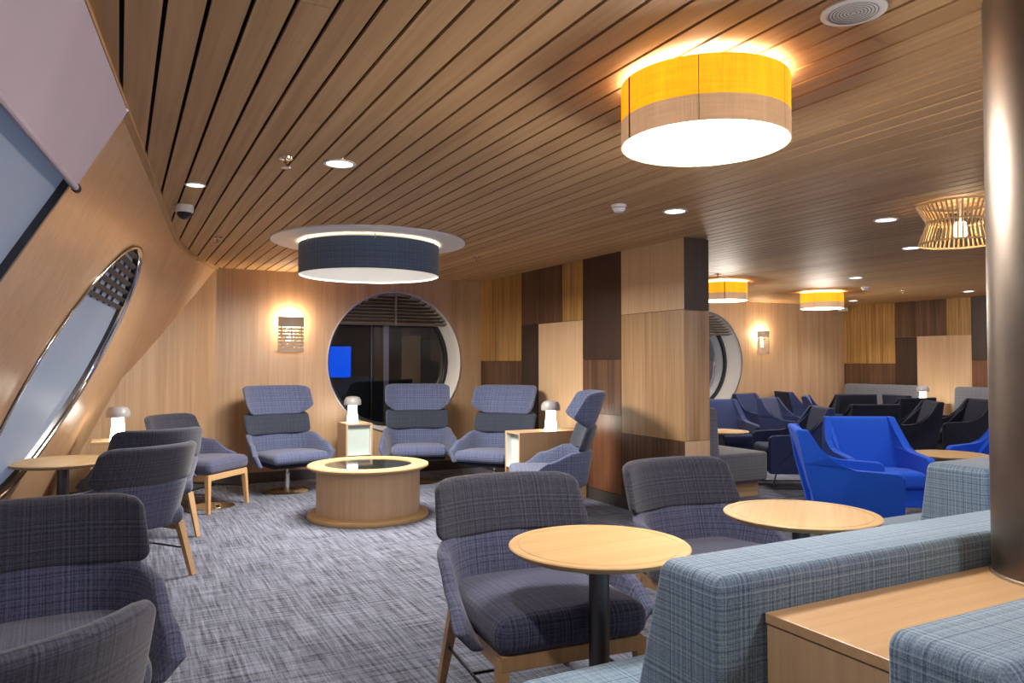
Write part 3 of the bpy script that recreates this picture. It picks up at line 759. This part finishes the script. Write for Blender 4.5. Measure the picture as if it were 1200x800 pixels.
# ------------------------------------------------------------------ benches
def bench_back(name, x0, x1, yf, yb, z0, z1, top, mat, parent):
    """backrest along x; the seat-side face (at yf) slopes, thicker at the bottom"""
    w = x1-x0; d = 1.0; h = z1-z0; s = 1 if yf > yb else -1; full = abs(yf-yb)
    def df(x, y, z):
        v = z/h+0.5; k = y/full+0.5          # k=0 at the back face, 1 at the seat face
        k2 = k*(1+(top/full-1)*v)
        return ((x0+x1)/2+x, yb+s*full*k2, (z0+z1)/2+z)
    return rbox(name, w, full, h, 0.034, mat, parent, (10, 3, 6), df, 3)
b1 = thing('bench', 'long pale blue plaid bench with its back to the oak console', 'bench', (2.5, 1.5, 0))
def child(o, root):
    o.parent = root
    for v in o.data.vertices: v.co -= root.location
    return o
child(bench_back('backrest', 1.235, 3.55, 1.715, 1.335, 0.30, 0.85, 0.215, 'tweed_bench', None), b1)
def sd(x, y, z): return (2.275+x, 1.725+y, 0.38+z)
child(rbox('seat', 2.55, 0.40, 0.14, 0.04, 'tweed_bench', None, (8, 3, 1), sd), b1)
child(box('plinth', (1.30, 3.5, 1.40, 1.86, 0, 0.31), 'oak_console', None, 0.004), b1)
b2 = thing('bench', 'pale blue plaid bench back on the near side of the oak console', 'bench', (2.5, 0.7, 0))
child(bench_back('backrest', 1.265, 3.55, 0.56, 0.935, 0.30, 0.855, 0.215, 'tweed_bench', None), b2)
def sd2(x, y, z): return (2.41+x, 0.42+y, 0.38+z)
child(rbox('seat', 2.29, 0.60, 0.14, 0.04, 'tweed_bench', None, (8, 3, 1), sd2), b2)
child(box('plinth', (1.32, 3.5, 0.20, 0.85, 0, 0.31), 'oak_console', None, 0.004), b2)
b3 = thing('bench', 'pale blue plaid bench end rising behind the long bench', 'bench', (4.5, 2.3, 0))
child(bench_back('backrest', 3.62, 5.2, 2.50, 2.12, 0.30, 0.85, 0.30, 'tweed_bench', None), b3)
child(box('plinth', (3.68, 5.15, 2.16, 2.8, 0, 0.31), 'oak_console', None, 0.004), b3)
def sd3(x, y, z): return (4.42+x, 2.72+y, 0.38+z)
child(rbox('seat', 1.56, 0.42, 0.14, 0.04, 'tweed_bench', None, (8, 3, 1), sd3), b3)
# console between the two long benches
cs = thing('console', 'oak console between the back-to-back benches, the pillar rising through it', 'cabinet', (2.4, 1.14, 0))
child(box('top_board', (1.375, 3.5, 0.945, 1.328, 0.73, 0.755), 'oak_console', None, 0.002), cs)
child(box('end_board', (1.378, 1.398, 0.948, 1.326, 0, 0.728), 'oak_box', None, 0.002), cs)
child(box('back_board', (1.40, 3.49, 1.31, 1.325, 0, 0.728), 'oak_box', None), cs)
child(box('front_board', (1.40, 3.49, 0.948, 0.963, 0, 0.728), 'oak_box', None), cs)
child(box('far_end_board', (3.475, 3.495, 0.964, 1.309, 0, 0.728), 'oak_box', None), cs)
# grey bench behind the partition end
g = thing('bench', 'grey tweed bench end beside the partition, on an oak plinth', 'bench', (5.4, 6.8, 0))
def gb(x, y, z):
    v = z/0.62+0.5; return (5.12+x*(1-0.25*v)-0.02*v, 6.9+y, 0.60+z)
child(rbox('backrest', 0.26, 2.6, 0.62, 0.05, 'tweed_grey', None, (2, 8, 4), gb, 3), g)
child(rbox('seat', 0.82, 2.6, 0.29, 0.03, 'tweed_grey', None, (3, 8, 2), lambda x, y, z: (5.45+x, 6.9+y, 0.305+z)), g)
child(box('plinth', (5.10, 5.80, 5.68, 8.1, 0, 0.16), 'oak_console', None, 0.003), g)
# far banquettes on the right wall
for (y0, y1, lab) in ((8.02, 9.45, 'grey upholstered banquette along the far panelled wall'), (5.4, 7.40, 'grey upholstered banquette beyond the lamp, cut off by the pillar')):
    q = thing('banquette', lab, 'bench', (11.6, (y0+y1)/2, 0)); cy_ = (y0+y1)/2; L = y1-y0
    child(rbox('backrest', 0.16, L, 0.66, 0.05, 'tweed_grey', None, (2, 6, 4), lambda x, y, z: (11.84+x+0.07*(z/0.66+0.5)-0.02, cy_+y, 0.64+z), 3), q)
    child(rbox('seat', 0.60, L, 0.28, 0.04, 'tweed_grey', None, (3, 6, 2), lambda x, y, z: (11.52+x, cy_+y, 0.32+z)), q)
    child(box('plinth', (11.30, 11.9, y0+0.06, y1-0.06, 0.007, 0.19), 'black', None), q)
dup(D0, (11.60, 7.71, 0.007), R(-90), 'oak box table with lamp between the far banquettes')
lam2 = dup(E0, (11.50, 7.71, 0.69), 0, 'white table lamp shining between the far banquettes')

# ------------------------------------------------------------------ steel pillar
pc = thing('pillar', 'brushed steel round pillar rising from the oak console to the ceiling', 'pillar', (2.335, 1.137, 0.756))
PRAD = 0.19
lathe('column', [(PRAD, 0.0), (PRAD, H-0.758)], 'brushed', pc, 64)
lathe('base_ring', [(PRAD+0.006, 0.0), (PRAD+0.006, 0.006), (PRAD, 0.008)], 'steel', pc, 64)

# ------------------------------------------------------------------ ceiling lamps
def make_drum(label):
    t = thing('drum_pendant', label, 'lamp', group='yellow drum lamps')
    r = 0.302; z1 = H-0.028; z0 = 2.15; zm = 2.238
    yb_ = lathe('yellow_band', [(r, zm), (r, z1), (r-0.004, z1), (r-0.004, zm)], 'shade_yellow', t, 72)
    lathe('beige_band', [(r, z0), (r+0.0006, z0), (r+0.0006, zm), (r-0.004, zm), (r-0.004, z0)], 'shade_beige', t, 72)
    lathe('diffuser', [(0.0005, z0+0.004), (r-0.004, z0+0.004)], 'glow_white', t, 64)
    lathe('upper_glow_ring', [(r-0.05, z1-0.004), (r-0.008, z1-0.004)], 'glow_rim', t, 64)
    for a, s in ((R(170), 0.006), (R(350), 0.006), (R(225), 0.0012), (R(290), 0.0012), (R(60), 0.0012)):
        V = [((r+0.0016)*math.cos(a+d_*s/r), (r+0.0016)*math.sin(a+d_*s/r), z) for z in (z0, z1) for d_ in (-1, 1)]
        mesh_obj('seam', V, [(0, 1, 3, 2)], 'seam', yb_)
    lathe('ceiling_plate', [(0.001, H-0.001), (0.09, H-0.001), (0.09, H-0.02), (0.001, H-0.02)], 'white_paint', t, 24)
    for a in (0, 2.1, 4.2): bar('hanger', (0.08*math.cos(a), 0.08*math.sin(a), H-0.01), ((r-0.01)*math.cos(a), (r-0.01)*math.sin(a), z1-0.003), 0.004, 0.004, 'white_paint', t, 6)
    point_light('bulb', (0, 0, z0-0.03), DRUM_W, NEUT, 0.20, t)
    up = point_light('glow', (0, 0, H-0.045), DRUM_UP, WARM, 0.05, t)
    return t
def dup_l(root, loc, rz, label): return dup(root, loc, rz, label)
DRUM_W = 62.0; DRUM_UP = 1.5
P0 = make_drum('big yellow and beige drum lamp next to the round ceiling loudspeaker')
P0.location = (1.90, 2.11, 0)
dup(P0, (6.93, 7.36, 0), R(60), 'yellow drum lamp close to the partition edge in the right room')
dup(P0, (9.23, 7.75, 0), R(-25), 'yellow drum lamp near the far corner of the right room')
dup(P0, (2.2, -1.4, 0), R(10), 'added fill drum lamp, unseen, over the rear aisle facing the wall screen')  # unseen drum lamps, this one and those below, added as fill light
dup(P0, (7.2, 0.6, 0), R(10), 'added fill drum lamp, unseen, beyond the steel pillar')
dup(P0, (10.2, 3.6, 0), R(10), 'added fill drum lamp, unseen, in the far right of the room')
# blue drum with white ceiling disc
t = thing('drum_pendant', 'wide blue-grey fabric drum lamp under a white ceiling disc', 'lamp', (1.915, 6.33, 0))
lathe('ceiling_disc', [(0.001, H-0.022), (0.80, H-0.022), (0.825, H-0.016), (0.825, H-0.001)], 'white_paint', t, 96)
lathe('drum_shade', [(0.597, 2.10), (0.597, H-0.046), (0.592, H-0.046), (0.592, 2.10)], 'shade_blue', t, 96)
lathe('lining', [(0.5895, H-0.048), (0.5895, 2.098), (0.597, 2.098)], 'white_satin', t, 96)
lathe('diffuser', [(0.0005, 2.285), (0.43, 2.285), (0.43, 2.30)], 'glow_soft', t, 72)
lathe('light_cover', [(0.001, H-0.075), (0.588, H-0.075)], 'white_satin', t, 96)
lathe('glow_ring', [(0.572, H-0.050), (0.588, H-0.050)], 'glow_rim', t, 96)
for a in range(6):
    a = a*PI/3+0.3; bar('hanger', (0.595*math.cos(a), 0.595*math.sin(a), H-0.065), (0.595*math.cos(a), 0.595*math.sin(a), H-0.02), 0.004, 0.004, 'steel', t, 6)
al = bpy.data.lights.new('bulb', 'AREA'); al.shape = 'DISK'; al.size = 1.05; al.energy = 88.0; al.color = NEUT
ao = bpy.data.objects.new('bulb', al); C.objects.link(ao); ao.parent = t; ao.location = (0, 0, 2.115)
# slatted pendant
t = thing('slat_pendant', 'waisted pendant lamp of thin oak slats with a bright bulb', 'lamp', (4.86, 2.98, 0))
RT, RW, RB = 0.255, 0.195, 0.245; ZT, ZW, ZB2 = H-0.02, 2.27, 2.13
for (r_, z_) in ((RT, ZT), (RW, ZW), (RB, ZB2)):
    lathe('ring', [(r_+0.003, z_-0.006), (r_+0.003, z_+0.006), (r_-0.004, z_+0.006), (r_-0.004, z_-0.006), (r_+0.003, z_-0.006)], 'slat_oak', t, 48)
def slat(r0, z0, r1, z1):
    w = 0.0056; d = 0.0015
    V = []
    for (r_, z_) in ((r0, z0), (r1, z1)): V += [(r_+d, -w, z_), (r_+d, w, z_), (r_-d, w, z_), (r_-d, -w, z_)]
    me = bpy.data.meshes.new('slat'); me.from_pydata(V, [], [(0, 1, 5, 4), (1, 2, 6, 5), (2, 3, 7, 6), (3, 0, 4, 7), (0, 3, 2, 1), (4, 5, 6, 7)]); me.materials.append(MATS['slat_oak'])
    return me
for me in (slat(RT, ZT, RW, ZW), slat(RW, ZW, RB, ZB2)):
    for i in range(52):
        o = bpy.data.objects.new('slat', me); C.objects.link(o); o.parent = t; o.rotation_euler = (0, 0, 2*PI*i/52)
rbox('bulb_globe', 0.09, 0.09, 0.11, 0.043, 'glow_warm', t).location = (0, 0, 2.22)
bar('cord', (0, 0, 2.27), (0, 0, H), 0.006, 0.006, 'white_paint', t)
point_light('bulb', (0, 0, 2.22), 38.0, WARM, 0.05, t)

# ------------------------------------------------------------------ ceiling fittings
def make_down(label, r=0.070):
    t = thing('downlight', label, 'downlight', group='recessed downlights')
    lathe('trim_ring', [(r, H-0.001), (r+0.014, H-0.001), (r+0.015, H-0.006), (r, H-0.008), (r-0.004, H-0.002)], 'white_satin', t, 32)
    lathe('lens', [(0.0005, H-0.003), (r, H-0.003)], 'glow_down', t, 32)
    l = bpy.data.lights.new('spot', 'SPOT'); l.energy = DOWN_W; l.color = (1.0, 0.93, 0.86); l.spot_size = R(125); l.spot_blend = 0.75; l.shadow_soft_size = 0.05
    o = bpy.data.objects.new('spot', l); C.objects.link(o); o.parent = t; o.location = (0, 0, H-0.02)
    return t
DL = [(1.016, 3.905, 'recessed downlight between the sprinkler and the blue drum lamp'), (0.386, 4.769, 'recessed downlight next to the dome camera'),
      (3.396, 4.069, 'recessed downlight near the partition and the smoke detector'), (4.969, 3.598, 'recessed downlight by the slatted pendant'),
      (6.394, 4.376, 'recessed downlight with a dark clip below the slatted pendant'), (8.033, 6.234, 'recessed downlight above the navy armchairs'),
      (10.973, 8.571, 'recessed downlight by the far panelled wall corner'), (11.031, 6.663, 'recessed downlight above the far banquette'),
      (0.55, 1.2, 'added fill downlight, unseen, above the near easy chairs'), (3.5, 1.0, 'added fill downlight, unseen, beyond the steel pillar'), (0.6, -1.6, 'added fill downlight, unseen, over the rear aisle by the raked wall'),  # from this row on: unseen downlights added to brighten the room
      (3.6, -1.6, 'added fill downlight, unseen, over the rear aisle beside the wall screen'), (6.4, 1.2, 'added fill downlight, unseen, over the far aisle')]
dl0 = None
for x_, y_, lab in DL:
    if dl0 is None: dl0 = make_down(lab); dl0.location = (x_, y_, 0)
    else:
        d_ = dup(dl0, (x_, y_, 0), 0, lab)
        if 'dome camera' in lab: d_.scale = (0.7, 0.7, 1)
# loudspeaker, detectors, sprinklers, cameras
t = thing('ceiling_speaker', 'round white ceiling loudspeaker with fine grille', 'speaker', (1.927, 1.492, 0))
lathe('rim', [(0.075, H-0.001), (0.092, H-0.001), (0.092, H-0.008), (0.075, H-0.010)], 'white_paint', t, 40)
gr_ = lathe('grille', [(0.0005, H-0.008), (0.076, H-0.008)], 'white_satin', t, 40)
for k in range(1, 8): lathe('grille_ring', [(k*0.0098-0.0012, H-0.009), (k*0.0098+0.0012, H-0.009)], 'night_panel', gr_, 32)
def smoke(x_, y_, lab):
    t = thing('smoke_detector', lab, 'detector', (x_, y_, 0), group='smoke detectors')
    lathe('base', [(0.001, H-0.001), (0.052, H-0.001), (0.052, H-0.016), (0.001, H-0.016)], 'white_paint', t, 28)
    cp_ = lathe('cap', [(0.045, H-0.016), (0.045, H-0.030), (0.030, H-0.048), (0.001, H-0.050)], 'white_paint', t, 28)
    lathe('vent_ring', [(0.0455, H-0.024), (0.0455, H-0.020)], 'night_panel', cp_, 28)
smoke(2.935, 4.087, 'white smoke detector on the plank ceiling left of the partition')
smoke(9.143, 6.948, 'white smoke detector in the right room')
def sprinkler(x_, y_, lab):
    t = thing('sprinkler', lab, 'sprinkler', (x_, y_, 0), group='chrome sprinkler heads')
    lathe('rosette', [(0.001, H-0.001), (0.036, H-0.001), (0.034, H-0.010), (0.001, H-0.012)], 'chrome', t, 20)
    lathe('stem', [(0.009, H-0.008), (0.009, H-0.035), (0.004, H-0.04), (0.004, H-0.052)], 'brass', t, 12)
    lathe('deflector', [(0.001, H-0.052), (0.025, H-0.052), (0.025, H-0.056), (0.001, H-0.056)], 'chrome', t, 16)
for x_, y_, lab in ((0.743, 3.918, 'chrome sprinkler head beside the large downlight'), (0.719, 6.706, 'chrome sprinkler head left of the white ceiling disc'),
                    (3.132, 6.767, 'chrome sprinkler head right of the white ceiling disc'), (6.272, 6.751, 'chrome sprinkler head in front of a yellow drum lamp'),
                    (10.057, 7.024, 'chrome sprinkler head near the far panelled wall')): sprinkler(x_, y_, lab)
t = thing('dome_camera', 'white dome security camera with dark bubble by the raked wall', 'camera', (0.372, 5.43, 0))
lathe('housing', [(0.001, H-0.001), (0.055, H-0.001), (0.060, H-0.012), (0.060, H-0.045), (0.046, H-0.052)], 'white_paint', t, 28)
lathe('dome', [(0.047, H-0.050), (0.043, H-0.072), (0.028, H-0.090), (0.001, H-0.098)], 'mirror_top', t, 28)
t = thing('wall_camera', 'small white camera box high in the far corner', 'camera', (11.75, 9.40, 2.33))
box('body', (-0.09, 0.09, -0.04, 0.04, -0.035, 0.03), 'white_paint', t, 0.006); bar('bracket', (0, 0, 0.02), (0, 0, 0.068), 0.015, 0.015, 'white_paint', t)

# ------------------------------------------------------------------ wall sconces
def make_sconce(label):
    t = thing('wall_sconce', label, 'lamp', group='perforated wall sconces')   # against y=0, faces -Y, origin at centre
    w, h, dep = 0.29, 0.40, 0.10
    def curve(u): return (u*w/2, -dep*(0.72+0.28*math.cos(u*PI/2)))
    def strip(name, u0, u1, z0, z1, sl=0.0, n=10):
        V = []; F = []
        for i in range(n+1):
            u = u0+(u1-u0)*i/n; x_, y_ = curve(u)
            V += [(x_, y_, z0+sl*i/n), (x_, y_, z1+sl*i/n), (x_, y_+0.004, z1+sl*i/n), (x_, y_+0.004, z0+sl*i/n)]
        for i in range(n):
            for j in range(4): F.append((4*i+j, 4*i+4+j, 4*i+4+(j+1) % 4, 4*i+(j+1) % 4))
        F += [(0, 1, 2, 3), (4*n+3, 4*n+2, 4*n+1, 4*n)]
        return mesh_obj(name, V, F, 'sconce_metal', t)
    strip('top_band', -1, 1, 0.085, 0.20); strip('bottom_band', -1, 1, -0.20, -0.155)
    for i in range(6): strip('bar', -1, 1, -0.143+i*0.038, -0.117+i*0.038)
    for (u0, z0, z1) in ((-0.8, -0.16, 0.09), (0.75, -0.16, 0.09), (-0.05, -0.16, 0.09)): strip('upright', u0, u0+0.12, z0, z1, 0, 2)
    for (a, b, s0, s1) in ((-0.7, -0.5, -0.14, 0.22), (-0.2, 0.0, 0.06, -0.20), (0.2, 0.4, -0.15, 0.20), (0.55, 0.7, 0.05, -0.18), (-0.9, -0.75, 0.02, -0.15)):
        V = []
        u0, u1 = a, a+0.62 if s1 > 0 else a+0.5
        strip('diagonal', u0, min(1, u1), s0, s0+0.022, s1, 8)
    box('back_plate', (-0.05, 0.05, -0.012, 0, -0.10, 0.10), 'white_paint', t)
    bar('tube_lamp', (0, -0.045, -0.10), (0, -0.045, 0.10), 0.018, 0.018, 'glow_tube', t, 12)
    point_light('bulb', (0, -0.045, 0.16), 14.0, WARM, 0.02, t)
    point_light('bulb', (0, -0.045, -0.08), 7.0, WARM, 0.02, t)
    return t
S0 = make_sconce('perforated metal wall sconce glowing on the oak wall left of the round window')
S0.location = (1.74, YB-0.001, 1.675)
dup(S0, (9.86, YR-0.001, 1.70), 0, 'perforated metal wall sconce glowing in the right room')

# ------------------------------------------------------------------ floor power outlet
t = thing('floor_outlet', 'round brass floor outlet plate with small box under the corner chair', 'outlet', (0.80, 7.62, 0))
lathe('plate', [(0.001, 0), (0.20, 0), (0.20, 0.006), (0.001, 0.008)], 'brass', t, 40)
sb_ = box('socket_box', (0.0, 0.055, -0.15, -0.09, 0.007, 0.045), 'brass', t, 0.003); box('socket', (0.012, 0.043, -0.152, -0.150, 0.014, 0.038), 'black', sb_)
